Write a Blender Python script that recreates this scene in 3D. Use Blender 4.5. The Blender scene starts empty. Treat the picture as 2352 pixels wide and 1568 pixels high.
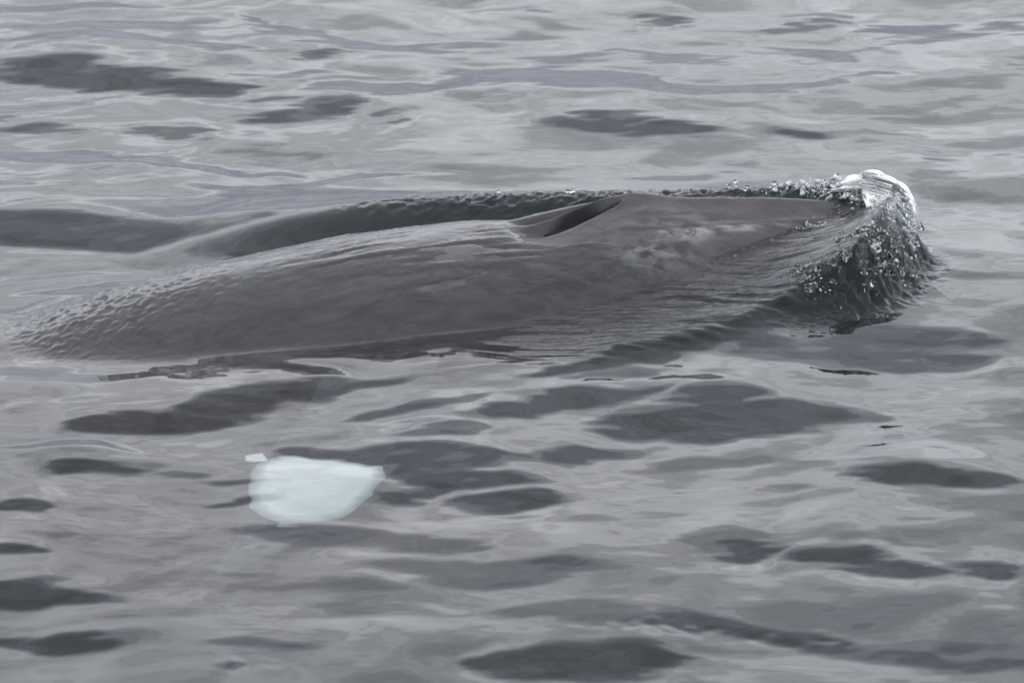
import bpy, math, random
import numpy as np

# ------------------------------------------------------------------ camera
scene = bpy.context.scene
rnd = random.Random(7)
DEP = math.radians(16.0)          # the camera looks down 16 degrees
DIST = 20.0
cam_d = bpy.data.cameras.new('camera')
cam = bpy.data.objects.new('camera', cam_d)
scene.collection.objects.link(cam)
cam.location = (0, -DIST * math.cos(DEP), DIST * math.sin(DEP))
cam.rotation_euler = (math.pi / 2 - DEP, 0, 0)
cam_d.lens = 200.0
cam_d.sensor_width = 36.0
cam_d.clip_start = 0.5
cam_d.clip_end = 9000
cam_d.dof.use_dof = True
cam_d.dof.focus_distance = 20.5
cam_d.dof.aperture_fstop = 5.0
scene.camera = cam

# ------------------------------------------------------------------ sky
SUN_EL, SUN_AZ = math.radians(52), math.radians(-75)
world = bpy.data.worlds.new('World')
scene.world = world
world.use_nodes = True
wt = world.node_tree
wt.nodes.clear()


def wn(tp, **kw):
    n = wt.nodes.new(tp)
    for k, v in kw.items():
        setattr(n, k, v)
    return n


w_out = wn('ShaderNodeOutputWorld')
w_bg = wn('ShaderNodeBackground')
w_bg.inputs['Strength'].default_value = 0.10
sky = wn('ShaderNodeTexSky', sky_type='NISHITA', sun_disc=False)
sky.sun_elevation = SUN_EL
sky.sun_rotation = SUN_AZ
sky.dust_density = 3.0
tc = wn('ShaderNodeTexCoord')
sep = wn('ShaderNodeSeparateXYZ')
wt.links.new(tc.outputs['Generated'], sep.inputs[0])
# elevation of the overcast deck, made uneven by soft cloud noise
mp = wn('ShaderNodeMapping')
mp.inputs['Scale'].default_value = (3.0, 3.0, 9.0)
wt.links.new(tc.outputs['Generated'], mp.inputs[0])
cn = wn('ShaderNodeTexNoise')
cn.inputs['Scale'].default_value = 1.6
cn.inputs['Detail'].default_value = 5.0
cn.inputs['Roughness'].default_value = 0.5
wt.links.new(mp.outputs[0], cn.inputs['Vector'])
off = wn('ShaderNodeMath', operation='MULTIPLY_ADD')
wt.links.new(cn.outputs['Fac'], off.inputs[0])
off.inputs[1].default_value = 0.13
off.inputs[2].default_value = -0.065
ele = wn('ShaderNodeMath', operation='ADD')
wt.links.new(sep.outputs['Z'], ele.inputs[0])
wt.links.new(off.outputs[0], ele.inputs[1])
ramp = wn('ShaderNodeValToRGB')
wt.links.new(ele.outputs[0], ramp.inputs[0])
cr = ramp.color_ramp
cr.interpolation = 'LINEAR'
SKYL = [(0.00, (.31, .33, .39)), (0.10, (.38, .405, .475)), (0.145, (.54, .56, .62)), (0.18, (.95, .96, 1.02)),
        (0.30, (.85, .86, .915)), (0.40, (.74, .75, .80)), (0.46, (.53, .555, .64)), (0.55, (.46, .47, .50)), (0.70, (.43, .44, .47)),
        (1.00, (.51, .51, .53))]
cr.elements[0].position = SKYL[0][0]
cr.elements[0].color = (*SKYL[0][1], 1)
cr.elements[1].position = SKYL[-1][0]
cr.elements[1].color = (*SKYL[-1][1], 1)
for p_, c_ in SKYL[1:-1]:
    e = cr.elements.new(p_)
    e.color = (*c_, 1)
mp2 = wn('ShaderNodeMapping')
mp2.inputs['Scale'].default_value = (4.0, 4.0, 13.0)
wt.links.new(tc.outputs['Generated'], mp2.inputs[0])
cn2 = wn('ShaderNodeTexNoise')
cn2.inputs['Scale'].default_value = 2.2
cn2.inputs['Detail'].default_value = 3.0
cn2.inputs['Distortion'].default_value = .6
wt.links.new(mp2.outputs[0], cn2.inputs['Vector'])
mr = wn('ShaderNodeMapRange')
mr.inputs['From Min'].default_value = .45
mr.inputs['From Max'].default_value = .55
mr.inputs['To Min'].default_value = 16.4
mr.inputs['To Max'].default_value = 21.0
wt.links.new(cn2.outputs['Fac'], mr.inputs['Value'])
gain = wn('ShaderNodeVectorMath', operation='SCALE')
wt.links.new(mr.outputs[0], gain.inputs['Scale'])
wt.links.new(ramp.outputs[0], gain.inputs[0])
mix = wn('ShaderNodeMix', data_type='RGBA')
mix.inputs['Factor'].default_value = 0.92
wt.links.new(sky.outputs[0], mix.inputs['A'])
wt.links.new(gain.outputs[0], mix.inputs['B'])
wt.links.new(mix.outputs['Result'], w_bg.inputs['Color'])
wt.links.new(w_bg.outputs[0], w_out.inputs['Surface'])

# ------------------------------------------------------------------ sun behind the cloud
sun_d = bpy.data.lights.new('sun', 'SUN')
sun_d.energy = 0.8
sun_d.angle = math.radians(14)
sun_d.color = (1.0, .97, .93)
sun = bpy.data.objects.new('sun', sun_d)
scene.collection.objects.link(sun)
sun.rotation_euler = (math.pi / 2 - SUN_EL, 0, math.pi - SUN_AZ)   # shines from azimuth SUN_AZ, clockwise from +Y

scene.view_settings.view_transform = 'Standard'
scene.view_settings.look = 'None'
scene.view_settings.exposure = 0.0
scene.view_settings.gamma = 1.0
scene.view_settings.use_curve_mapping = False
scene.cycles.max_bounces = 10
scene.cycles.transmission_bounces = 8
scene.cycles.transparent_max_bounces = 8
scene.cycles.sample_clamp_indirect = 4.0
scene.cycles.use_denoising = True

# ------------------------------------------------------------------ numeric helpers
F = 200.0 / 36.0 * 2352.0
SD, CD = math.sin(DEP), math.cos(DEP)


def ground(px, py, z=0.0):
    """point at height z seen at (px, py) of the 2352 px wide picture"""
    k = (784.0 - py) / F
    y = (k * (DIST - z * SD) - z * CD) / (SD - k * CD)
    d = DIST + y * CD - z * SD
    return ((px - 1176.0) / F * d, y, z)


def project(x, y, z=0.0):
    d = DIST + y * CD - z * SD
    return 1176.0 + F * x / d, 784.0 - F * (y * SD + z * CD) / d


_perm = np.random.RandomState(3).permutation(4096)
_grad = np.random.RandomState(5).uniform(0, 2 * np.pi, 4096)
_gx, _gy = np.cos(_grad), np.sin(_grad)


def perlin(x, y, seed=0):
    x = np.asarray(x, float)
    y = np.asarray(y, float)
    xi = np.floor(x).astype(np.int64)
    yi = np.floor(y).astype(np.int64)
    xf, yf = x - xi, y - yi
    u = xf * xf * xf * (xf * (xf * 6 - 15) + 10)
    v = yf * yf * yf * (yf * (yf * 6 - 15) + 10)

    def g(ix, iy, fx, fy):
        h = _perm[(_perm[(ix + seed * 57) & 4095] + iy) & 4095]
        return _gx[h] * fx + _gy[h] * fy
    a = g(xi, yi, xf, yf)
    b = g(xi + 1, yi, xf - 1, yf)
    c = g(xi, yi + 1, xf, yf - 1)
    d = g(xi + 1, yi + 1, xf - 1, yf - 1)
    return (a + u * (b - a)) * (1 - v) + (c + u * (d - c)) * v


def fbm(x, y, oct=3, seed=0, gain=0.5):
    s, a = 0, 1.0
    for o in range(oct):
        s = s + a * perlin(x * 2 ** o, y * 2 ** o, seed + o * 11)
        a *= gain
    return s


def sstep(a, b, x):
    t = np.clip((x - a) / (b - a), 0, 1)
    return t * t * (3 - 2 * t)


class Table:
    """smooth curve through (x, value) pairs"""

    def __init__(self, pts, blur=0.06):
        xs, ys = zip(*pts)
        self.x = np.linspace(xs[0], xs[-1], 1500)
        y = np.interp(self.x, xs, ys)
        n = max(1, int(blur / (self.x[1] - self.x[0])))
        k = np.exp(-np.linspace(-2, 2, 2 * n + 1) ** 2)
        k /= k.sum()
        yp = np.pad(y, n, mode='edge')
        self.y = np.convolve(yp, k, 'valid')

    def __call__(self, x):
        return np.interp(x, self.x, self.y)


# ------------------------------------------------------------------ object helpers
def link_mesh(name, verts, faces, mat=None, parent=None, smooth=True):
    me = bpy.data.meshes.new(name)
    verts = np.asarray(verts, dtype=np.float32)
    faces = np.asarray(faces, dtype=np.int32)
    k = faces.shape[1]
    me.vertices.add(len(verts))
    me.vertices.foreach_set('co', verts.ravel())
    me.loops.add(faces.size)
    me.loops.foreach_set('vertex_index', faces.ravel())
    me.polygons.add(len(faces))
    me.polygons.foreach_set('loop_start', np.arange(0, faces.size, k, dtype=np.int32))
    me.polygons.foreach_set('loop_total', np.full(len(faces), k, dtype=np.int32))
    me.polygons.foreach_set('use_smooth', np.full(len(faces), smooth))
    me.update(calc_edges=True)
    me.validate()
    o = bpy.data.objects.new(name, me)
    scene.collection.objects.link(o)
    if mat:
        me.materials.append(mat)
    if parent:
        o.parent = parent
    return o


def grid_faces(nr, nc, wrap=False):
    i = np.arange(nr - 1)[:, None]
    j = np.arange(nc if wrap else nc - 1)[None, :]
    j2 = (j + 1) % nc
    return np.stack([i * nc + j, i * nc + j2, (i + 1) * nc + j2, (i + 1) * nc + j], -1).reshape(-1, 4)


def tag(o, label=None, cat=None, group=None, kind=None):
    if label: o['label'] = label
    if cat: o['category'] = cat
    if group: o['group'] = group
    if kind: o['kind'] = kind
    return o


def attr(o, name, values):
    a = o.data.attributes.new(name, 'FLOAT', 'POINT')
    a.data.foreach_set('value', np.asarray(values, dtype=np.float32).ravel())


def material(name):
    m = bpy.data.materials.new(name)
    m.use_nodes = True
    nt = m.node_tree
    p = nt.nodes['Principled BSDF']
    return m, nt, p


def nnode(nt, tp, ins=None, **kw):
    n = nt.nodes.new(tp)
    for k, v in kw.items():
        setattr(n, k, v)
    for k, v in (ins or {}).items():
        if hasattr(v, 'is_linked'):
            nt.links.new(v, n.inputs[k])
        else:
            n.inputs[k].default_value = v
    return n


# ------------------------------------------------------------------ materials
def mat_water():
    m, nt, p = material('sea_water')
    p.inputs['Base Color'].default_value = (.93, .97, .97, 1)
    p.inputs['Roughness'].default_value = 0.0
    p.inputs['IOR'].default_value = 1.333
    p.inputs['Transmission Weight'].default_value = 1.0
    co = nnode(nt, 'ShaderNodeTexCoord')
    # long faint ripples everywhere
    m1 = nnode(nt, 'ShaderNodeMapping', {'Vector': co.outputs['Object'], 'Scale': (2.2, 3.6, 2)})
    n1 = nnode(nt, 'ShaderNodeTexNoise', {'Vector': m1.outputs[0], 'Scale': 2.6, 'Detail': 2.5, 'Roughness': .45})
    b1 = nnode(nt, 'ShaderNodeBump', {'Height': n1.outputs['Fac'], 'Distance': 0.002, 'Strength': .6})
    # fine wavelets, only where the surface is disturbed
    at = nnode(nt, 'ShaderNodeAttribute', attribute_name='chop')
    m2 = nnode(nt, 'ShaderNodeMapping', {'Vector': co.outputs['Object'], 'Rotation': (0, 0, math.radians(-22)), 'Scale': (10, 26, 12)})
    n2 = nnode(nt, 'ShaderNodeTexNoise', {'Vector': m2.outputs[0], 'Scale': 1.6, 'Detail': 3.0, 'Roughness': .55, 'Distortion': .6})
    k2 = nnode(nt, 'ShaderNodeMath', {0: n2.outputs['Fac'], 1: at.outputs['Fac']}, operation='MULTIPLY')
    b2 = nnode(nt, 'ShaderNodeBump', {'Height': k2.outputs[0], 'Distance': 0.012, 'Strength': 1.0, 'Normal': b1.outputs[0]})
    nt.links.new(b2.outputs[0], p.inputs['Normal'])
    out = nt.nodes['Material Output']
    va = nnode(nt, 'ShaderNodeVolumeAbsorption', {'Color': (.48, .64, .67, 1), 'Density': .45})
    nt.links.new(va.outputs[0], out.inputs['Volume'])
    return m


def mat_deep():
    m, nt, p = material('deep_water')
    p.inputs['Base Color'].default_value = (.030, .040, .042, 1)
    p.inputs['Roughness'].default_value = 1.0
    p.inputs['Specular IOR Level'].default_value = 0.0
    co = nnode(nt, 'ShaderNodeTexCoord')
    n = nnode(nt, 'ShaderNodeTexNoise', {'Vector': co.outputs['Object'], 'Scale': .8, 'Detail': 2})
    r = nnode(nt, 'ShaderNodeMix', {'Factor': n.outputs['Fac'], 'A': (.100, .094, .096, 1), 'B': (.120, .112, .114, 1)}, data_type='RGBA')
    nt.links.new(r.outputs['Result'], p.inputs['Base Color'])
    return m


def mat_skin():
    m, nt, p = material('whale_skin')
    co = nnode(nt, 'ShaderNodeTexCoord')
    mp_ = nnode(nt, 'ShaderNodeMapping', {'Vector': co.outputs['Object'], 'Scale': (1.2, 3.2, 3.2)})
    n1 = nnode(nt, 'ShaderNodeTexNoise', {'Vector': mp_.outputs[0], 'Scale': 2.6, 'Detail': 7, 'Roughness': .62, 'Distortion': 1.6})
    r1 = nnode(nt, 'ShaderNodeValToRGB', {'Fac': n1.outputs['Fac']})
    r1.color_ramp.elements[0].position = .3
    r1.color_ramp.elements[0].color = (.042, .039, .041, 1)
    r1.color_ramp.elements[1].position = .72
    r1.color_ramp.elements[1].color = (.102, .095, .097, 1)
    # pale scuffs and scars on the side of the head
    sc = nnode(nt, 'ShaderNodeAttribute', attribute_name='scuff')
    mp2 = nnode(nt, 'ShaderNodeMapping', {'Vector': co.outputs['Object'], 'Scale': (7, 16, 14)})
    n2 = nnode(nt, 'ShaderNodeTexNoise', {'Vector': mp2.outputs[0], 'Scale': 1.3, 'Detail': 6, 'Roughness': .62, 'Distortion': .7})
    r2 = nnode(nt, 'ShaderNodeMapRange', {'Value': n2.outputs['Fac'], 'From Min': .42, 'From Max': .62})
    k = nnode(nt, 'ShaderNodeMath', {0: r2.outputs[0], 1: sc.outputs['Fac']}, operation='MULTIPLY')
    mx = nnode(nt, 'ShaderNodeMix', {'Factor': k.outputs[0], 'A': r1.outputs[0], 'B': (.34, .335, .335, 1)}, data_type='RGBA')
    ln = nnode(nt, 'ShaderNodeAttribute', attribute_name='lining_shade')
    mxl = nnode(nt, 'ShaderNodeMix', {'Factor': ln.outputs['Fac'], 'A': mx.outputs['Result'], 'B': (.010, .009, .010, 1)}, data_type='RGBA')  # near-black lining, with the nostril's shade painted into the skin colour
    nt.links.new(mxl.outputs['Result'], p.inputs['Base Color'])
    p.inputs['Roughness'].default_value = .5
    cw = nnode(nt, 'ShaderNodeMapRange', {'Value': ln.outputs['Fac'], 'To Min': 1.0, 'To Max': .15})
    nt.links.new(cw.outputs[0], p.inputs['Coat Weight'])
    p.inputs['Coat Roughness'].default_value = .025
    p.inputs['Coat IOR'].default_value = 1.333
    p.inputs['Specular IOR Level'].default_value = .25
    mp3 = nnode(nt, 'ShaderNodeMapping', {'Vector': co.outputs['Object'], 'Scale': (9, 26, 22)})
    n3 = nnode(nt, 'ShaderNodeTexNoise', {'Vector': mp3.outputs[0], 'Scale': 1.5, 'Detail': 5, 'Roughness': .6, 'Distortion': .8})
    n4 = nnode(nt, 'ShaderNodeTexNoise', {'Vector': co.outputs['Object'], 'Scale': 8, 'Detail': 3})
    ad = nnode(nt, 'ShaderNodeMath', {0: n3.outputs['Fac'], 1: n4.outputs['Fac']}, operation='ADD')
    b = nnode(nt, 'ShaderNodeBump', {'Height': ad.outputs[0], 'Distance': .0026, 'Strength': .6})
    nt.links.new(b.outputs[0], p.inputs['Normal'])
    nt.links.new(b.outputs[0], p.inputs['Coat Normal'])
    return m


def mat_plain(name, col, rough=.5, coat=0):
    m, nt, p = material(name)
    co = nnode(nt, 'ShaderNodeTexCoord')
    n = nnode(nt, 'ShaderNodeTexNoise', {'Vector': co.outputs['Object'], 'Scale': 5, 'Detail': 4})
    c2 = tuple(c * .82 for c in col)
    mx = nnode(nt, 'ShaderNodeMix', {'Factor': n.outputs['Fac'], 'A': (*col, 1), 'B': (*c2, 1)}, data_type='RGBA')
    nt.links.new(mx.outputs['Result'], p.inputs['Base Color'])
    p.inputs['Roughness'].default_value = rough
    p.inputs['Coat Weight'].default_value = coat
    p.inputs['Coat Roughness'].default_value = .08
    return m


def mat_clear():
    m, nt, p = material('clear_splash_water')
    p.inputs['Base Color'].default_value = (.97, .985, .985, 1)
    p.inputs['Roughness'].default_value = .02
    p.inputs['IOR'].default_value = 1.333
    at = nnode(nt, 'ShaderNodeAttribute', attribute_name='air')
    tr = nnode(nt, 'ShaderNodeMapRange', {'Value': at.outputs['Fac'], 'To Min': 1.0, 'To Max': .12})
    nt.links.new(tr.outputs[0], p.inputs['Transmission Weight'])
    return m


def mat_foam():
    m, nt, p = material('white_foam')
    co = nnode(nt, 'ShaderNodeTexCoord')
    n = nnode(nt, 'ShaderNodeTexNoise', {'Vector': co.outputs['Object'], 'Scale': 30, 'Detail': 4})
    mx = nnode(nt, 'ShaderNodeMapRange', {'Value': n.outputs['Fac'], 'From Min': .4, 'From Max': .62, 'To Min': .5, 'To Max': .0})
    p.inputs['Base Color'].default_value = (.84, .87, .88, 1)
    nt.links.new(mx.outputs[0], p.inputs['Transmission Weight'])
    p.inputs['Roughness'].default_value = .12
    p.inputs['IOR'].default_value = 1.333
    return m


M_water, M_deep, M_skin = mat_water(), mat_deep(), mat_skin()
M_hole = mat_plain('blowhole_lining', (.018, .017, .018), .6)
M_flip = mat_plain('flipper_skin', (.024, .030, .032), .6)
M_band = mat_plain('white_band', (.84, .93, .90), .7)
M_clear, M_foam = mat_clear(), mat_foam()
_nt = M_band.node_tree
_at = nnode(_nt, 'ShaderNodeAttribute', attribute_name='rim')
_nz = nnode(_nt, 'ShaderNodeTexNoise', {'Scale': 9.0, 'Detail': 3.0})
_ad = nnode(_nt, 'ShaderNodeMath', {0: _nz.outputs['Fac'], 1: .16, 2: _at.outputs['Fac']}, operation='MULTIPLY_ADD')
_mr = nnode(_nt, 'ShaderNodeMapRange', {'Value': _ad.outputs[0], 'From Min': .86, 'From Max': 1.10})
_src = _nt.nodes['Principled BSDF'].inputs['Base Color'].links[0].from_socket
_mx = nnode(_nt, 'ShaderNodeMix', {'Factor': _mr.outputs[0], 'A': _src, 'B': (.16, .20, .22, 1)}, data_type='RGBA')
_nt.links.new(_mx.outputs['Result'], _nt.nodes['Principled BSDF'].inputs['Base Color'])

# ------------------------------------------------------------------ whale shape
HEAD = math.radians(19.5)
CH, SH = math.cos(HEAD), math.sin(HEAD)
BX, BY = .41, .82


def to_st(x, y):
    dx, dy = x - BX, y - BY
    return dx * CH + dy * SH, -dx * SH + dy * CH


def from_st(s, t):
    return BX + s * CH - t * SH, BY + s * SH + t * CH


ZT = Table([(-4.6, -1.05), (-3, -.36), (-2.35, -.045), (-2.1, .035), (-1.81, .105), (-1.58, .150), (-.97, .228), (-.54, .247),
            (-.37, .243), (-.27, .264), (-.18, .280), (-.09, .292), (0, .296), (.12, .287), (.25, .276), (.456, .258), (.84, .222), (.98, .195), (1.06, .14), (1.10, .06)], .05)
WD = Table([(-4.6, .30), (-3, .60), (-2, .66), (-1, .66), (-.5, .60), (0, .45), (.3, .345), (.6, .245), (.85, .15), (1.0, .075), (1.10, .012)], .08)
DZ = Table([(-4.6, .35), (-3, .45), (-1, .46), (-.3, .40), (0, .36), (.5, .22), (.85, .14), (1.05, .08), (1.10, .03)], .08)
TENT = Table([(-4.6, 0), (-.6, 0), (-.1, .35), (.3, .6), (1.1, .8)], .1)     # 0 round, 1 roof-shaped


def gauss(x, a):
    return np.exp(-(x / a) ** 2)


def nostril(s, t):
    """depth of the two nostril basins beside the middle ridge"""
    u = (s + .24) / .22                    # -1 .. 1 along the slit
    mid = np.where(u > 0, -.052 + .026 * u, -.052 - .008 * (-u))   # the slits close towards the snout
    wid = np.clip(.040 * np.sqrt(np.clip(1 - u * u, 0, 1)) * (1 - .35 * u), 1e-4, 1)
    near = np.exp(-((t - mid) / wid) ** 4) * (np.abs(u) < 1)
    far = np.exp(-((t + mid) / wid) ** 4) * (np.abs(u) < 1)
    return near + far


def skin_relief(s, t):
    h = .012 * gauss(s - .06, .10) * gauss(t, .09)                            # splash guard in front of the nostrils
    h = h - .020 * gauss(s + .40, .20) * gauss(t + .10, .12)                  # saddle behind the blowhole
    h = h + .012 * gauss(t, .035) * sstep(-.45, -.1, s) * sstep(.98, .5, s)   # middle ridge
    # raised lips
    u = (s + .24) / .22
    lip = -.088 + .060 * np.clip((u + .4) / 1.4, 0, 1)
    h = h + .006 * gauss(np.abs(t) + lip - .010, .016) * sstep(-1.1, -.2, u) * sstep(1.35, .9, u)
    h = h + .008 * gauss(t, .022) * gauss(s + .04, .16)
    h = h - .055 * nostril(s, t) * sstep(-1, -.1, u)
    # step along the jaw side of the rostrum
    edge = -.10 - .06 * sstep(.9, .2, s)
    h = h + .007 * gauss(np.abs(t) + edge, .018) * sstep(.1, .3, s) * sstep(.95, .75, s)
    h = h + .0022 * fbm(s * 6, t * 9, 3, 21) + .0009 * fbm(s * 22, t * 34, 2, 31)
    return h


def body_section(s, th):
    w, dz, zt, k = WD(s), DZ(s), ZT(s), TENT(s)
    t = w * np.sin(th)
    c = np.cos(th)
    z_round = c
    z_tent = np.where(c > 0, 1 - np.abs(np.sin(th)) ** 1.35 * 1.0, c)
    up = z_round * (1 - k * .75) + z_tent * k * .75
    z = zt - dz + np.where(c > 0, up * dz, c * dz * 1.5)
    return t, z


def build_whale():
    root = bpy.data.objects.new('minke_whale', None)
    scene.collection.objects.link(root)
    root.location = (BX, BY, 0)
    root.rotation_euler = (0, 0, HEAD)
    tag(root, 'grey whale surfacing with its blowhole open and snout pushing up a bow wave', 'whale')
    s = np.concatenate([np.linspace(-4.6, -2.4, 60)[:-1], np.linspace(-2.4, -.45, 240)[:-1], np.linspace(-.45, .25, 260)[:-1],
                        np.linspace(.25, 1.10, 180)])
    a = np.linspace(-1, 1, 361)[:-1]
    th = np.pi * np.sign(a) * (np.abs(a) ** 1.5)                               # denser near the ridge
    S, TH = np.meshgrid(s, th, indexing='ij')
    T, Z = body_section(S, TH)
    top = np.clip(np.cos(TH) * 3, 0, 1)
    Z = Z + skin_relief(S, T) * top
    v = np.stack([S, T, Z], -1).reshape(-1, 3)
    f = grid_faces(len(s), len(th), wrap=True)[:, ::-1]
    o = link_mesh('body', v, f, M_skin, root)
    # scuffs: along the side of the rostrum and below the blowhole
    sc = 1.0 * gauss(S - .14, .11) * gauss(T + .19, .035) + 1.5 * gauss(S - .36, .20) * gauss(T + .165 - .12 * (S - .36), .010)
    sc = sc + .9 * gauss(S + .02, .12) * gauss(T + .30, .05) + .22 * gauss(S - .1, .25) * gauss(T + .12, .1)
    sc = sc + .20 * gauss(S + .5, .9) * gauss(T + .33, .15)
    attr(o, 'scuff', np.clip(sc, 0, 1))
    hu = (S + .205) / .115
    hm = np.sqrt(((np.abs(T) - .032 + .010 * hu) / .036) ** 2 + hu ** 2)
    attr(o, 'lining_shade', sstep(1.25, .55, hm))  # painted shade, spread over the basin walls as well as the slit
    # nostril lining, sunk in the basin
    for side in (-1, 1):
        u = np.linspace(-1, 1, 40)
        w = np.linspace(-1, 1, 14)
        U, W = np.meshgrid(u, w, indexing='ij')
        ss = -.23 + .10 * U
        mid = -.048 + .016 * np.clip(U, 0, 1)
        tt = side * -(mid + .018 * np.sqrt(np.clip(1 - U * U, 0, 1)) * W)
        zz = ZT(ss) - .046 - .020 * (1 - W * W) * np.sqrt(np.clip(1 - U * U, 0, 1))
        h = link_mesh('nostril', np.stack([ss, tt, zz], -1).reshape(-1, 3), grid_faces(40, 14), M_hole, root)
    return root


whale = build_whale()


def whale_top(x, y):
    s, t = to_st(x, y)
    w, dz, zt = WD(s), DZ(s), ZT(s)
    q = np.clip(np.abs(t) / np.maximum(w, 1e-3), 0, 1)
    z = zt - dz + dz * np.sqrt(1 - q * q)
    z = np.where((np.abs(t) < w) & (s > -4.5) & (s < 1.08), z, -2)
    return z


# ------------------------------------------------------------------ the wave pattern of the sea
DARK = [  # (cx, cy, rx, ry, tilt px/px, strength)
    (110, 170, 150, 26, 0, 1), (270, 188, 150, 22, .05, 1), (440, 208, 115, 17, .06, 1), (715, 130, 52, 8, 0, .8),
    (650, 266, 95, 14, -.10, .8), (750, 252, 85, 18, -.18, .9), (650, 234, 80, 7, -.05, .7), (880, 268, 42, 6, -.15, .6),
    (925, 287, 30, 5, -.1, .6), (370, 302, 90, 11, .03, .9), (90, 293, 120, 8, 0, .8), (15, 268, 35, 7, 0, .7),
    (1360, 298, 110, 11, 0, .8), (1440, 282, 70, 14, 0, .9), (1530, 305, 100, 12, .03, .9), (1510, 42, 62, 7, -.08, .8),
    (1850, 53, 52, 10, -.15, .7), (1225, 17, 30, 4, 0, .6), (1865, 317, 85, 8, .04, .7), (30, 422, 40, 3, 0, .6),
    (100, 525, 240, 30, .02, 1), (300, 545, 200, 22, 0, 1), (470, 545, 160, 20, -.05, .8), (490, 624, 90, 10, -.22, 1),
    (310, 975, 130, 17, -.06, 1), (450, 955, 130, 24, -.12, 1), (600, 925, 120, 30, -.12, 1), (740, 900, 110, 22, -.06, 1),
    (850, 892, 70, 8, -.1, .8), (900, 952, 130, 8, -.10, .8), (1030, 935, 90, 6, -.1, .7), (1170, 955, 130, 14, -.10, .9),
    (1330, 925, 150, 20, -.12, .9), (1440, 912, 90, 10, -.1, .8), (1560, 960, 160, 30, -.08, 1), (1660, 930, 120, 34, 0, 1),
    (1680, 975, 170, 26, -.05, 1), (1860, 945, 150, 18, 0, 1), (1960, 955, 70, 10, 0, .7), (1330, 1040, 170, 14, -.12, .7),
    (1000, 1000, 85, 12, -.12, .8), (760, 1036, 90, 11, .05, .9), (920, 1048, 150, 22, .02, 1), (1060, 1062, 120, 20, 0, 1),
    (1090, 1100, 160, 18, 0, 1), (950, 1125, 90, 14, -.1, .8), (1160, 1148, 125, 18, -.03, 1), (1040, 1085, 170, 20, .08, .9),
    (220, 1076, 110, 12, -.05, 1), (390, 1082, 35, 6, .1, .5), (520, 1100, 70, 6, 0, .7), (530, 1145, 90, 6, -.10, .8),
    (50, 1172, 62, 14, 0, 1), (30, 1270, 60, 11, -.05, 1), (60, 1362, 120, 27, 0, 1), (170, 1368, 80, 16, .03, .9),
    (250, 1378, 40, 8, 0, .6), (60, 1460, 70, 12, .05, 1), (170, 1466, 110, 16, 0, 1), (490, 1520, 32, 6, -.1, .8),
    (1160, 1500, 100, 16, -.08, 1), (1290, 1500, 120, 26, 0, 1), (1430, 1500, 120, 33, 0, 1), (1250, 1525, 180, 14, .03, .9),
    (1725, 1255, 75, 20, -.05, 1), (1660, 1235, 110, 30, 0, .4), (1930, 1275, 110, 16, .06, 1), (2040, 1305, 120, 14, .06, .9),
    (2260, 1308, 85, 14, .05, .8), (2080, 1092, 110, 22, .05, 1), (2230, 1110, 120, 14, .03, 1), (1810, 1112, 70, 10, -.1, .4),
    (2060, 790, 230, 30, .02, .75), (1900, 815, 220, 26, 0, .75), (2080, 830, 160, 16, 0, .7), (2200, 800, 90, 14, 0, .6),
    (1620, 1050, 140, 10, -.1, .4), (2000, 1240, 150, 8, .1, .3), (2180, 1480, 200, 14, .05, .3), (1340, 860, 120, 9, -.15, .9),
    (1480, 835, 120, 16, -.22, 1), (1600, 800, 110, 10, -.25, .9), (1420, 868, 90, 6, -.12, .7), (1600, 870, 60, 5, -.1, .3),
]
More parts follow.
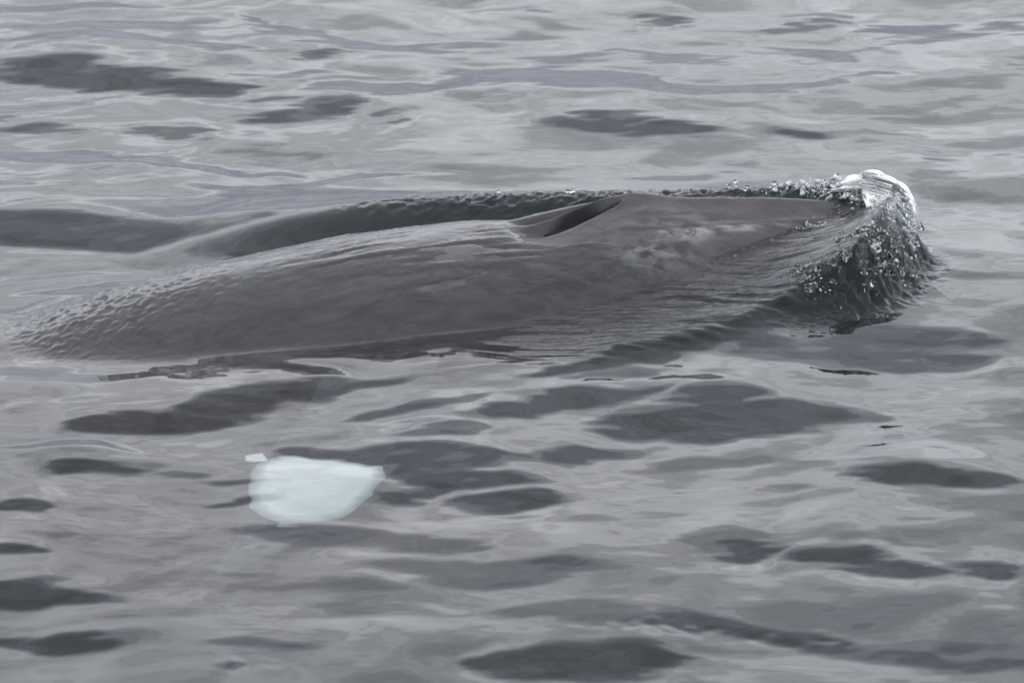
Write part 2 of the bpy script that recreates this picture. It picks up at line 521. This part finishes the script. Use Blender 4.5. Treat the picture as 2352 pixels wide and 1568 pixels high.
BLUE = [
    (130, 20, 260, 8, 0, .8), (250, 60, 200, 7, -.05, .8), (120, 95, 160, 8, -.1, .9), (330, 100, 160, 10, .12, 1),
    (480, 122, 90, 6, .05, .8), (600, 50, 60, 10, .3, .9), (720, 82, 140, 12, .15, 1), (880, 108, 180, 9, .03, 1), (1100, 95, 220, 5, -.03, .7),
    (880, 205, 170, 10, -.02, .9), (1050, 190, 150, 10, -.1, .8), (700, 178, 150, 5, 0, .6), (1250, 170, 260, 14, .03, .9),
    (1450, 205, 230, 14, .02, .9), (1650, 215, 200, 12, -.04, 1), (1850, 200, 220, 8, -.10, .8), (1450, 130, 280, 16, 0, .8),
    (1750, 130, 300, 24, 0, .6), (2150, 110, 220, 40, 0, .7), (2200, 60, 200, 14, 0, .8), (1700, 40, 250, 12, 0, .6),
    (2250, 300, 180, 16, -.02, .7), (2270, 372, 130, 16, 0, .9), (2280, 400, 110, 12, 0, .8), (90, 345, 130, 5, 0, .9), (150, 365, 220, 11, .03, 1),
    (400, 380, 180, 7, .10, 1), (620, 398, 110, 4, 0, .9), (780, 418, 170, 5, -.06, 1), (560, 440, 120, 5, 0, .7), (900, 408, 80, 4, -.05, .7),
    (1620, 410, 200, 8, 0, .6), (2230, 500, 170, 30, .04, 1), (2280, 565, 160, 28, .08, 1), (2190, 545, 70, 16, .1, 1), (2240, 620, 150, 12, .05, .8), (2300, 680, 100, 14, .1, .7),
    (2300, 840, 120, 10, 0, .6), (2180, 905, 160, 9, .05, .4), (120, 622, 200, 6, -.05, .8), (250, 648, 170, 8, -.1, .9),
    (40, 700, 120, 7, -.2, .9), (60, 850, 130, 14, 0, .9), (180, 870, 160, 8, -.05, .8), (60, 930, 150, 4, -.08, .6), (150, 1028, 190, 7, 0, 1),
    (640, 1215, 110, 10, .0, 1), (800, 1222, 160, 12, .05, .9), (950, 1240, 120, 10, .06, .8), (1000, 1290, 160, 12, .05, .8),
    (1120, 1310, 180, 14, .05, .9), (1260, 1300, 120, 8, 0, .8), (850, 1330, 100, 5, 0, .4), (620, 1472, 120, 5, .03, .8), (100, 1232, 60, 3, 0, .4),
    (1300, 1395, 240, 8, 0, .6), (1450, 1418, 220, 8, .03, 1), (1700, 1430, 160, 9, .16, 1), (1880, 1462, 160, 12, .18, 1), (2060, 1492, 160, 10, .08, 1),
    (2250, 1510, 150, 9, .03, 1), (1900, 1410, 220, 16, .08, .5), (2200, 1450, 200, 20, 0, .5), (2100, 1040, 220, 14, .05, .6), (1500, 1125, 160, 5, -.1, .5),
    (1400, 1180, 200, 6, -.06, .4), (2150, 1400, 200, 20, 0, .4), (1000, 1175, 60, 4, 0, .4),
]


def blobs(px, py, items, seed, soft=.42, warp=1.0):
    sc = .7 + .5 * sstep(300, 1300, py)
    wx = 95 * warp * perlin(px / 300, py / (22 * sc), seed) + 60 * warp * perlin(px / 140, py / (10 * sc), seed + 1) + 20 * warp * perlin(px / 60, py / (5 * sc), seed + 5)
    wy = 14 * warp * perlin(px / 150, py / 50, seed + 2) + 3.0 * warp * perlin(px / 50, py / 16, seed + 3)
    wx = wx + 55 * warp * perlin(px / 90, py / (3.4 * sc), seed + 7)
    qx, qy = px + wx, py + wy
    out = np.zeros_like(px)
    for cx, cy, rx, ry, tl, st in items:
        dx, dy = qx - cx, qy - cy
        m = (np.abs(dx) < rx * 1.6) & (np.abs(dy) < ry * 1.6 + abs(tl) * rx * 1.6)
        if not m.any():
            continue
        d = np.sqrt((dx[m] / rx) ** 2 + ((dy[m] - tl * dx[m]) / ry) ** 2)
        e = soft + 2.0 / ry
        out[m] = np.maximum(out[m], st * sstep(1 + e * .5, 1 - e * .5, d))
    return out


# slope pattern on a regular patch of sea, turned into a height field
RX0, RX1, RY0, RY1 = -3.2, 3.2, -6.0, 8.5
NXF, NYF = 1280, 1450
fx = np.linspace(RX0, RX1, NXF)
fy = np.linspace(RY0, RY1, NYF)
GX, GY = np.meshgrid(fx, fy)
PX, PY = project(GX, GY)
Dm = blobs(PX, PY, DARK, 40) * (.86 + .25 * perlin(PX / 120, PY / 14, 44))
Bm = blobs(PX, PY, [(a, b, c, d * 1.35 + 1.5, e, f) for a, b, c, d, e, f in BLUE if b < 1150], 60, soft=.6, warp=1.1)
Lm = blobs(PX, PY, [(a, b, c, d * 1.5 + 2, e, f) for a, b, c, d, e, f in BLUE if b >= 1150], 64, soft=.6, warp=.9)
WXN = .22 * fbm(GX / .9, GY / .7, 2, 80)
WYN = .22 * fbm(GX / .9, GY / .7, 2, 90)
NS = fbm((GX + WXN) / .60, (GY + WYN) / .42, 3, 70, .55)
NS2 = fbm((GX + 2 * WXN) / .26, (GY + WYN * 2) / .15, 3, 76, .5)
calm = 1 - np.clip(Dm + Bm, 0, 1)
# the bow wave pushes its own shape: no pattern there
bowarea = gauss(PX - 1800, 330) * gauss(PY - 620, 110) + sstep(640, 900, PX) * sstep(2200, 1950, PX) * gauss(PY - 520, 80)
Sl = .195 * Dm + .105 * Lm * (1 - Dm) - .10 * Bm * (1 - Dm) + (.078 * NS + .036 * NS2) * (.45 + .55 * calm)
glint = gauss(PY - 1432 - .10 * np.maximum(PX - 1620, 0), 11) * sstep(1330, 1420, PX) * sstep(2000, 1900, PX)
Sl = Sl + .30 * glint * (perlin(PX / 46, PY / 7, 95) + .1)
Sl = np.maximum(np.clip(Sl, -.115, .23), -.115 + .155 * gauss(PX - 1900, 330) * gauss(PY - 875, 75)) * (1 - np.clip(bowarea, 0, 1))
edge = sstep(RX0, RX0 + .8, GX) * sstep(RX1, RX1 - .8, GX) * sstep(RY0, RY0 + 1, GY) * sstep(RY1, RY1 - 1.5, GY)
Sl = (Sl - (Sl * edge).sum() / edge.sum()) * edge
kx = 2 * np.pi * np.fft.fftfreq(NXF, fx[1] - fx[0])[None, :]
ky = 2 * np.pi * np.fft.fftfreq(NYF, fy[1] - fy[0])[:, None]
HF = np.fft.fft2(Sl) * (-1j * ky) / (ky ** 2 + .03 * kx ** 2 + (2 * np.pi / 9) ** 2)
PH = np.real(np.fft.ifft2(HF)) * edge


def sample_field(A, x, y):
    u = (x - RX0) / (RX1 - RX0) * (NXF - 1)
    v = (y - RY0) / (RY1 - RY0) * (NYF - 1)
    ins = (u >= 1) & (u <= NXF - 3) & (v >= 1) & (v <= NYF - 3)
    u = np.clip(u, 1, NXF - 3)
    v = np.clip(v, 1, NYF - 3)
    i, j = u.astype(int), v.astype(int)
    a, b = u - i, v - j

    def w(q):
        return [((-q + 2) * q - 1) * q / 2, ((3 * q - 5) * q * q + 2) / 2, ((-3 * q + 4) * q + 1) * q / 2, (q - 1) * q * q / 2]
    wa, wb = w(a), w(b)
    r = 0
    for m in range(4):
        for n in range(4):
            r = r + wb[m] * wa[n] * A[j + m - 1, i + n - 1]
    return r * ins


# ------------------------------------------------------------------ bow wave
def crest(pts):
    p = [ground(a, b, z) for a, b, z in pts]
    p = np.array(p)
    # resample evenly and smooth
    seg = np.r_[0, np.cumsum(np.hypot(*np.diff(p[:, :2], axis=0).T))]
    q = np.linspace(0, seg[-1], 160)
    r = np.stack([np.interp(q, seg, p[:, k]) for k in range(3)], -1)
    ker = np.hanning(27)
    ker /= ker.sum()
    out = r.copy()
    for k in range(3):
        out[:, k] = np.convolve(np.pad(r[:, k], 13, mode='edge'), ker, 'valid')
    return out


FAR = crest([(2055, 425, .29), (1980, 420, .27), (1850, 425, .235), (1650, 440, .20), (1450, 446, .18), (1200, 446, .165), (1000, 452, .15), (850, 463, .13),
             (700, 490, .095), (500, 528, .05), (250, 560, .01), (0, 585, 0)])
NEAR = crest([(2050, 440, .29), (2030, 490, .27), (2000, 545, .22), (1958, 588, .195), (1892, 640, .13), (1800, 700, .06), (1660, 765, .025), (1500, 800, .01), (1300, 840, 0)])


def arm(x, y, C, w_in, w_out):
    """distance to the crest line, its height there, and the ridge profile"""
    best = np.full(x.shape, 1e9)
    par = np.zeros(x.shape)
    st = 4
    idx = list(range(0, len(C) - st, st))
    for k in idx:
        ax, ay = C[k, 0], C[k, 1]
        ex, ey = C[min(k + st, len(C) - 1), 0] - ax, C[min(k + st, len(C) - 1), 1] - ay
        q = np.clip(((x - ax) * ex + (y - ay) * ey) / (ex * ex + ey * ey), 0, 1)
        d = (x - ax - q * ex) ** 2 + (y - ay - q * ey) ** 2
        m = d < best
        best[m] = d[m]
        par[m] = (k + q[m] * st) / (len(C) - 1)
    hh = np.interp(par, np.linspace(0, 1, len(C)), C[:, 2])
    return np.sqrt(best), hh, par


CONT = Table([(-2.2, 0), (-1.0, .0), (-.54, .03), (-.1, .075), (.3, .115), (.6, .155), (.95, .205), (1.2, .20), (1.5, .0)], .1)


def water_height(x, y):
    h = np.zeros(x.shape)
    chop = np.zeros(x.shape)
    # open sea swell for everything outside the patch near the whale
    r = np.hypot(x, y)
    sw = np.zeros(x.shape)
    rs = np.random.RandomState(12)
    for k in range(26):
        lam = 10 ** rs.uniform(-.15, .75)
        an = rs.uniform(-1, 1) * 1.1 + math.pi / 2
        amp = .0045 * lam ** .9
        ph = rs.uniform(0, 6.28)
        sw = sw + amp * np.sin(2 * np.pi / lam * (x * math.cos(an) + y * math.sin(an)) + ph)
    ins = sstep(RX0, RX0 + .8, x) * sstep(RX1, RX1 - .8, x) * sstep(RY0, RY0 + 1, y) * sstep(RY1, RY1 - 1.5, y)
    h = h + sw * (1 - ins) * np.exp(-np.maximum(r - 60, 0) / 40)
    h = h + sample_field(PH, x, y)
    m = (np.abs(x) < 3.2) & (y > -1.4) & (y < 3.0)
    xs, ys = x[m], y[m]
    s, t = to_st(xs, ys)
    # mound pushed up round the head
    sN_, tN_ = to_st(NEAR[:, 0], NEAR[:, 1])
    side = np.maximum(np.abs(t) - WD(s) * .72, 0)
    mound = CONT(s) * np.where(t < 0, gauss(side, .30), gauss(side, .22))
    ahead = np.maximum(s - 1.0, 0)
    tcn = np.interp(s, sN_[::-1], tN_[::-1])
    zcn = np.interp(s, sN_[::-1], NEAR[::-1, 2])
    wc = WD(s) * .75
    q = np.clip((-t - wc) / np.maximum(-tcn - wc, .05), 0, 1)
    sheet = CONT(s) * (1 - q) + zcn * q - .03 * q * (1 - q)
    mound = np.where(t < 0, sheet * gauss(np.maximum(tcn - t, 0), .06), mound)
    mound = mound * gauss(ahead, .075)
    dn, hn, pn = arm(xs, ys, NEAR, 0, 0)
    df, hf, pf = arm(xs, ys, FAR, 0, 0)
    # which side of each crest: distance from the axis compared with the crest's
    sN, tN = to_st(NEAR[:, 0], NEAR[:, 1])
    sF, tF = to_st(FAR[:, 0], FAR[:, 1])
    tn = np.interp(s, sN[::-1], tN[::-1])
    tf = np.interp(s, sF[::-1], tF[::-1])
    front = np.maximum(s - sF.max() + .02, 0)                 # ahead of the snout the wave drops off short
    inn = (t > tn) & (s < sN.max() - .02)
    inf_ = (t < tf) & (s < sF.max() - .02)
    df = np.abs(df + .030 * fbm(xs / .10 + .6 * perlin(xs / .2, ys / .2, 151), ys / .05, 3, 150, .6) * sstep(.06, .14, hf) * sstep(.62, .35, pf) * sstep(.05, .14, pf))
    hf = hf * .93
    wa, wb = .05 * fbm(xs / .11, ys / .11, 2, 171), .05 * fbm(xs / .12, ys / .10, 2, 172)
    dn = np.abs(dn + .026 * (.4 + 1.3 * sstep(-.35, .35, perlin(xs / .16, ys / .13, 157))) * (np.abs(fbm((xs + wa) / .085, (ys + wb) / .050, 3, 155, .5)) * 2 - .45) * sstep(.03, .10, hn) * (1 - inn) * sstep(.0, .05, dn))
    hn = hn * (.62 + .25 * sstep(.0, .14, pn) + .0 * pn)
    hf = hf * (.62 + .38 * sstep(.0, .07, pf))
    rn = hn * np.where(inn, gauss(dn, .26), gauss(dn, .070 + .025 * sstep(0, .2, pn) + .04 * pn))
    rf = hf * np.where(inf_, gauss(df, .27), gauss(df, .085 + .30 * np.minimum(pf * 1.6, 1)))
    k = 45.0
    hb = np.log(np.exp(k * mound) + np.exp(k * rn) + np.exp(k * rf) - 2) / k
    hb = np.maximum(hb, 0)
    # turbulence of the breaking faces
    tb_n = sstep(.02, .10, hn) * sstep(.24, .10, dn) * np.where(inn, sstep(.05, .0, dn) * .3, 1)
    lump = fbm(xs / .075, ys / .085, 2, 120, .4)
    lump = np.abs(lump) * 2.0 - .4
    tb_f = sstep(.72, .45, pf) * sstep(.05, .14, hf) * np.where(inf_, gauss(df, .13), gauss(df, .06))
    lumpf = .3 - np.abs(fbm(xs / .085, ys / .10, 3, 140, .55)) * 1.5
    rid = fbm(xs / .03, ys / .035, 2, 145)
    # wavelets combed along the near arm
    zs = sstep(.0, .06, CONT(s)) * sstep(0, -.15, t) * sstep(tn - .16, tn + .02, t) * sstep(1.1, .95, s)
    a_, b_ = s * math.cos(.5) - t * math.sin(.5), s * math.sin(.5) + t * math.cos(.5)
    b_ = b_ + .05 * perlin(a_ / .5, b_ / .4, 162)
    comb = (perlin(a_ / .42, b_ / .034, 160) + .55 * perlin(a_ / .20, b_ / .017, 161)) * (.55 + 1.2 * sstep(-.2, .4, perlin(a_ / .5, b_ / .2, 163)))
    # scuffle of water where it meets the skin
    wt_ = whale_top(xs, ys)
    hh = h[m] + hb + .024 * tb_n * (lump + .45 * fbm(xs / .028, ys / .030, 2, 125)) + .020 * tb_f * lumpf + .0015 * (tb_f + tb_n) * rid
    hh = hh + .0078 * zs * comb * (1 - .6 * tb_n)
    gap = np.abs(hh - wt_)
    hh = hh + .010 * gauss(gap, .03) * fbm(xs / .022, ys / .03, 2, 180) * sstep(-1.9, -.9, s) * (t < 0)
    # thin sheet of water running over the back where it dives
    sf = s - .55 * sstep(-.12, -.38, t)
    film = sstep(-.10, -.5, sf)
    rip = np.abs(fbm(s / .060 + .3 * perlin(s / .1, t / .1, 203), t / .036, 2, 200, .5)) * 1.5 - .3
    stream = fbm(s / .5, t / .045, 3, 210, .6)
    target = wt_ + .0035 - .010 * sstep(-1.3, -.35, sf) + .008 * stream * sstep(-1.5, -.9, s) * sstep(-.1, -.6, sf) + .008 * sstep(-1.0, -1.8, s) + (.010 * rip) * sstep(-1.25, -2.0, s) + .0012 * fbm(s / .05, t / .03, 2, 215)
    kk = 60.0
    sm = np.log(np.exp(kk * np.clip(hh, -1, 1)) + np.exp(kk * np.clip(target, -1, 1))) / kk
    hh = hh * (1 - film) + sm * film
    h[m] = hh
    flank = film * sstep(-.18, -.42, t) * sstep(-.66, -.56, t) * sstep(.0, .03, wt_) * sstep(-2.2, -1.4, s) * (.4 + .6 * sstep(-.2, .3, fbm(s / .3, t / .2, 2, 220)))
    chop[m] = np.clip(.30 * zs + .75 * tb_n + .45 * tb_f + .9 * gauss(gap, .02) * (s < .9) * (1 - film) + .30 * flank, 0, 1.2)
    return h, chop


def axis(lo, hi, n, far_, step_mul):
    core = np.linspace(lo, hi, n)
    d = core[1] - core[0]
    o = [hi]
    while o[-1] < far_:
        d *= step_mul
        o.append(o[-1] + d)
    d = core[1] - core[0]
    l = [lo]
    while l[-1] > -far_:
        d *= step_mul
        l.append(l[-1] - d)
    return np.concatenate([np.array(l[1:])[::-1], core, np.array(o[1:])])


xs_ = axis(-2.25, 2.25, 900, 3500, 1.045)
ys_ = axis(-4.6, 6.6, 900, 3500, 1.045)
print('grid', len(xs_), len(ys_))
X, Y = np.meshgrid(xs_, ys_)
Hh, Ch = water_height(X, Y)
sea = link_mesh('sea', np.stack([X, Y, Hh], -1).reshape(-1, 3), grid_faces(len(ys_), len(xs_)), M_water)
attr(sea, 'chop', Ch)
tag(sea, kind='structure')

dv = np.array([[-3600, -3600, -1.9], [3600, -3600, -1.9], [3600, 3600, -1.9], [-3600, 3600, -1.9]], float)
deep = link_mesh('deep_water', dv, [[0, 1, 2, 3]], M_deep, smooth=False)
tag(deep, kind='structure')


# ------------------------------------------------------------------ flipper under water
def refr_hit(px, py, z0, slope, yref):
    """where the bent ray through picture point (px, py) meets the plane z = z0 + slope * (y - yref)"""
    g = np.array(ground(px, py, 0.0))
    c = np.array(cam.location)
    d = (g - c) / np.linalg.norm(g - c)
    n = np.array([0, 0, 1.0])
    eta = 1 / 1.333
    ci = -d.dot(n)
    tdir = eta * d + (eta * ci - math.sqrt(1 - eta * eta * (1 - ci * ci))) * n
    k = (z0 + slope * (g[1] - yref) - g[2]) / (tdir[2] - slope * tdir[1])
    return g + k * tdir


def slab_from_outline(name, pts, mat, parent, thick, tip=.35):
    """solid of lens-shaped thickness inside an outline of 3-D points"""
    P = np.array(pts)
    n = len(P)
    c = P.mean(0)
    rings = 14
    V, Fc = [], []
    lens = [math.sqrt(max(0, 1 - (k / (rings - 1)) ** 2)) for k in range(rings)]
    nrm = np.array([0, -.25, 1.0])
    nrm /= np.linalg.norm(nrm)
    for sgn in (1, -1):
        base = len(V)
        for k in range(rings):
            f = k / (rings - 1)
            f = f if k else .001
            for i in range(n):
                V.append(c + (P[i] - c) * f + nrm * sgn * thick * lens[k])
        for k in range(rings - 1):
            for i in range(n):
                j = (i + 1) % n
                q = [base + k * n + i, base + k * n + j, base + (k + 1) * n + j, base + (k + 1) * n + i]
                Fc.append(q if sgn > 0 else q[::-1])
    V = np.array(V)
    if parent:
        V = V - np.array(parent.location)
        a = -parent.rotation_euler[2]
        V = np.stack([V[:, 0] * math.cos(a) - V[:, 1] * math.sin(a), V[:, 0] * math.sin(a) + V[:, 1] * math.cos(a), V[:, 2]], -1)
    o = link_mesh(name, V, Fc, mat, parent)
    rimv = np.tile(np.repeat(np.linspace(0, 1, rings), n), 2)
    attr(o, 'rim', rimv)
    return o


def smooth_loop(pts, n=90, it=3):
    p = np.array(pts, float)
    for _ in range(it):
        q = np.roll(p, -1, 0)
        p = np.stack([.78 * p + .22 * q, .22 * p + .78 * q], 1).reshape(-1, p.shape[1])
    return p


def z5(a, b):
    return ((500 + a * .2551) * .9408, (1000 + b * .2551) * .9408)


band2d = smooth_loop([z5(*p) for p in [(480, 590), (560, 490), (750, 430), (880, 410), (1080, 465), (1350, 470), (1550, 505), (1740, 528), (1660, 640),
                                      (1580, 750), (1460, 830), (1380, 920), (1280, 990), (1050, 1040), (780, 1055), (620, 1000), (480, 900), (470, 700)]], it=2)
Z0, SLP, YR = -.21, .10, -.9
bc = band2d.mean(0)
band2d = bc + (band2d - bc) * np.array([1.05, 1.10])
band2d = band2d + 3.0 * np.stack([perlin(band2d[:, 0] / 30, band2d[:, 1] / 12, 300), perlin(band2d[:, 0] / 40, band2d[:, 1] / 14, 301)], -1)
band = [refr_hit(a, b, Z0, SLP, YR) for a, b in band2d]
flip2d = smooth_loop([z5(*p) for p in [(560, 500), (900, 60), (1300, -650), (2300, -650), (2150, -100), (1740, 528), (1600, 760), (1380, 930),
                                      (900, 1200), (300, 1500), (60, 1560), (300, 1180), (490, 760)]], it=2)
flip = [refr_hit(a, b, Z0 - .03, SLP, YR) for a, b in flip2d]
fl = slab_from_outline('flipper', flip, M_flip, whale, .012)
bd = slab_from_outline('white_band', band, M_band, whale, .016)
bd.parent = fl
bit = [refr_hit(a, b, Z0 + .01, SLP, YR) for a, b in [z5(*p) for p in [(385, 420), (560, 395), (590, 440), (600, 480), (470, 492), (380, 480)]]]
b2 = slab_from_outline('white_band', bit, M_band, whale, .006)
b2.parent = fl

# ------------------------------------------------------------------ splash over the snout
import bmesh


def unit_sphere(sub):
    bm = bmesh.new()
    bmesh.ops.create_icosphere(bm, subdivisions=sub, radius=1.0)
    v = np.array([q.co[:] for q in bm.verts])
    f = np.array([[q.index for q in p.verts] for p in bm.faces])
    bm.free()
    return v, f


SPH = {k: unit_sphere(k) for k in (1, 2, 3)}
rs = np.random.RandomState(31)


def bubble_cloud(name, items, mat, parent=None, sub=2, rough=.22):
    """items: x, y, z, radius; slightly squashed lumpy bubbles in one mesh"""
    V, Fc, n = [], [], 0
    v0, f0 = SPH[sub]
    for x, y, z, r_ in items:
        sq = np.array([rs.uniform(.85, 1.25), rs.uniform(.85, 1.25), rs.uniform(.7, 1.05)])
        lump_ = 1 + rough * np.sin(v0 @ rs.uniform(-4, 4, 3) + rs.uniform(0, 6))[:, None]
        if rough > 0:
            lump_ = lump_ * (1 + .16 * rs.normal(size=(len(v0), 1)).clip(-1.5, 1.5))
        V.append(v0 * sq * r_ * lump_ + (x, y, z))
        Fc.append(f0 + n)
        n += len(v0)
    V = np.concatenate(V)
    if parent is not None:
        V = V - np.array(parent.location)
    return link_mesh(name, V, np.concatenate(Fc), mat, parent)


splash = bpy.data.objects.new('bow_splash', None)
scene.collection.objects.link(splash)
splash.location = (1.30, 1.08, .1)
tag(splash, 'clear sheet of water with white foam curling over the tip of the snout', 'splash')
SC = np.array(splash.location)


def clear_sheet(name, cx, cy, r0, r1, ztop, zlow, a0, a1, nu, nv, seed, thick, hem=.25, ridge=.016):
    u = np.linspace(0, 1, nu)
    v = np.linspace(0, 1, nv)
    U, V_ = np.meshgrid(u, v, indexing='ij')
    ang = a0 + (a1 - a0) * U + .10 * perlin(U * 9, V_ * 2.2, seed)
    lobe = 1 + .14 * fbm(U * 4.5, V_ * .4, 3, seed + 1)
    hemv = 1 - hem * (.5 + .9 * np.abs(perlin(U * 11, U * 0 + .3, seed + 2)))
    vv = V_ * hemv
    r = r0 + (r1 - r0) * np.sin(vv * math.pi * .56) ** .9 * lobe
    zt_ = ztop * (1 + .10 * perlin(U * 3.1, U * 0 + .7, seed + 3)) * (1 - .22 * sstep(.55, 1, U)) * (1 - .12 * sstep(.25, 0, U))
    z = zlow + (zt_ - zlow) * np.cos(np.clip(vv, 0, 1) * math.pi * .5) ** .75
    st = np.abs(fbm(U * 13 + V_ * .8, V_ * .7, 2, seed + 4, .5))
    disp = ridge * (.5 - st * 2.2) + .22 * ridge * fbm(U * 30, V_ * 4, 2, seed + 6)
    r = r + disp * np.sin(vv * math.pi * .5)
    z = z + disp * np.cos(vv * math.pi * .5)
    th = thick * (.35 + .65 * np.sin(V_ * math.pi)) * (.6 + .8 * np.abs(perlin(U * 12, V_ * 3, seed + 8)))
    ca, sa = np.cos(ang), np.sin(ang)
    out = np.stack([cx + r * ca, cy + r * sa, z], -1)
    ri = r - th * np.sin(vv * math.pi * .5)
    inn = np.stack([cx + ri * ca, cy + ri * sa, z - th * np.cos(vv * math.pi * .5)], -1)
    n = nu * nv
    P = np.concatenate([out.reshape(-1, 3), inn.reshape(-1, 3)]) - SC
    f = grid_faces(nu, nv)
    ids = np.arange(n).reshape(nu, nv)
    loop = np.concatenate([ids[:, 0][::-1], ids[0, 1:], ids[1:, -1], ids[-1, 1:-1][::-1]])
    l2 = np.roll(loop, -1)
    rim = np.stack([loop, l2, l2 + n, loop + n], -1)
    o = link_mesh(name, P, np.concatenate([f, f[:, ::-1] + n, rim]), M_clear, splash)
    air = sstep(.07, .01, st) * .8 + .9 * sstep(.05, .0, np.abs(perlin(U * 7 + V_ * 1.2, V_ * .9, seed + 12)))
    air = air + .22 * sstep(.22, .0, V_) + .25 * sstep(.3, .5, fbm(U * 12, V_ * 3, 2, seed + 14))
    air = np.clip(air + .05, 0, 1) * (.45 + .65 * sstep(.0, .3, np.abs(perlin(U * 5, V_ * 2, seed + 16)) * 2))
    attr(o, 'air', np.concatenate([air.ravel(), air.ravel()]))
    return o, out


A = math.radians
sh1, P1 = clear_sheet('clear_sheet', 1.29, 1.09, .0, .212, .318, .03, A(165), A(-85), 300, 90, 400, .010, hem=.26, ridge=.014)

# hanging drop at the outer hem, with its neck
dx, dy, dz = ground(2117, 527, .10)
neck = []
for k in range(26):
    f_ = k / 25
    c0 = np.array(ground(2088 + 29 * f_ ** .7, 470 + 55 * f_, .19 - .07 * f_))
    neck.append((*c0, .0045 + .007 * f_ ** 5))
drop = bubble_cloud('hanging_drop', neck, M_clear, splash, 2, 0)

# foam: packed bubbles behind the snout tip and broken patches on the wave face
def on_water(xy):
    xy = np.array(xy)
    h, _ = water_height(xy[:, 0], xy[:, 1])
    return h


def scatter(px, py, rx, ry, zg, n, rmin, rmax, sink=.3):
    """bubbles lying on the water round the point seen at (px, py)"""
    c = ground(px, py, zg)
    X_, R_ = [], []
    for _ in range(n):
        a = rs.normal(0, .45, 2)
        X_.append((c[0] + a[0] * rx, c[1] + a[1] * ry))
        R_.append(rmin + (rmax - rmin) * rs.rand() ** 2.2)
    h = on_water(X_)
    return [(x, y, hz + r_ * (1 - 2 * sink), r_) for (x, y), hz, r_ in zip(X_, h, R_) if hz > .045]


clear_b, foam_b = [], []
for k in range(7, 30):                                   # along the far crest beside the head
    c = FAR[min(k, len(FAR) - 1)]
    w = 1 - k / 34
    for _ in range(int(62 * w * (1.3 if k < 18 else .12)) + 1):
        x, y = c[0] + rs.normal(0, .022), c[1] + rs.normal(-.03, .045)
        (foam_b if rs.rand() < .6 else clear_b).append([x, y, None, .002 + .009 * rs.rand() ** 2.5])
for k in range(30, 100):
    c = FAR[k]
    for _ in range(rs.poisson(1.3 if rs.rand() < .12 else .03)):
        clear_b.append([c[0] + rs.normal(0, .02), c[1] + rs.normal(0, .02), None, rs.uniform(.004, .010)])
for L in (clear_b, foam_b):
    hz = on_water([(a[0], a[1]) for a in L])
    for a, h_ in zip(L, hz):
        a[2] = h_ + a[3] * rs.uniform(-.4, 1.0) + .022 * rs.rand() ** 2
foam_b += scatter(2088, 585, .030, .10, .06, 260, .0015, .009, .15)
foam_b += scatter(2040, 560, .05, .05, .12, 60, .003, .009)
foam_b += scatter(1873, 680, .05, .05, .08, 30, .0015, .004, .4)
clear_b += scatter(1873, 680, .07, .07, .08, 14, .002, .016, .5)
foam_b += scatter(2025, 640, .07, .05, .08, 40, .003, .009, .3)
foam_b += scatter(1995, 600, .06, .05, .12, 26, .002, .007, .3)
foam_b += scatter(2050, 568, .05, .04, .14, 40, .002, .008, .3)
foam_b += scatter(1845, 517, .06, .03, .19, 45, .002, .0055, .3)
clear_b += scatter(1845, 517, .05, .03, .19, 40, .003, .009, .3)
clear_b += scatter(2000, 640, .17, .08, .06, 90, .002, .020, .6)
clear_b += scatter(1900, 680, .20, .07, .05, 70, .002, .018, .6)
clear_b += scatter(2050, 590, .07, .06, .12, 60, .004, .011, .5)
fo = bubble_cloud('foam', foam_b, M_foam, splash, 2)
tag(fo, kind='stuff')
cb = bubble_cloud('bubbles', clear_b, M_clear, splash, 2)
tag(cb, kind='stuff')

# flying drops
drops = []
for px, py, z_, r_, n in [(2090, 520, .16, .004, 14), (2160, 590, .05, .003, 8), (1889, 500, .22, .004, 5), (1500, 440, .2, .003, 10),
                          (1700, 430, .22, .003, 10), (2000, 400, .33, .003, 14), (1340, 460, .2, .002, 6)]:
    for _ in range(n):
        p = ground(px + rs.normal(0, 26), py + rs.normal(0, 12), z_)
        drops.append((*p, r_ * rs.uniform(.4, 1.1)))
dr = bubble_cloud('spray_drops', drops, M_clear, None, 2, 0)
tag(dr, 'fine drops of spray flying above the bow wave', kind='stuff')
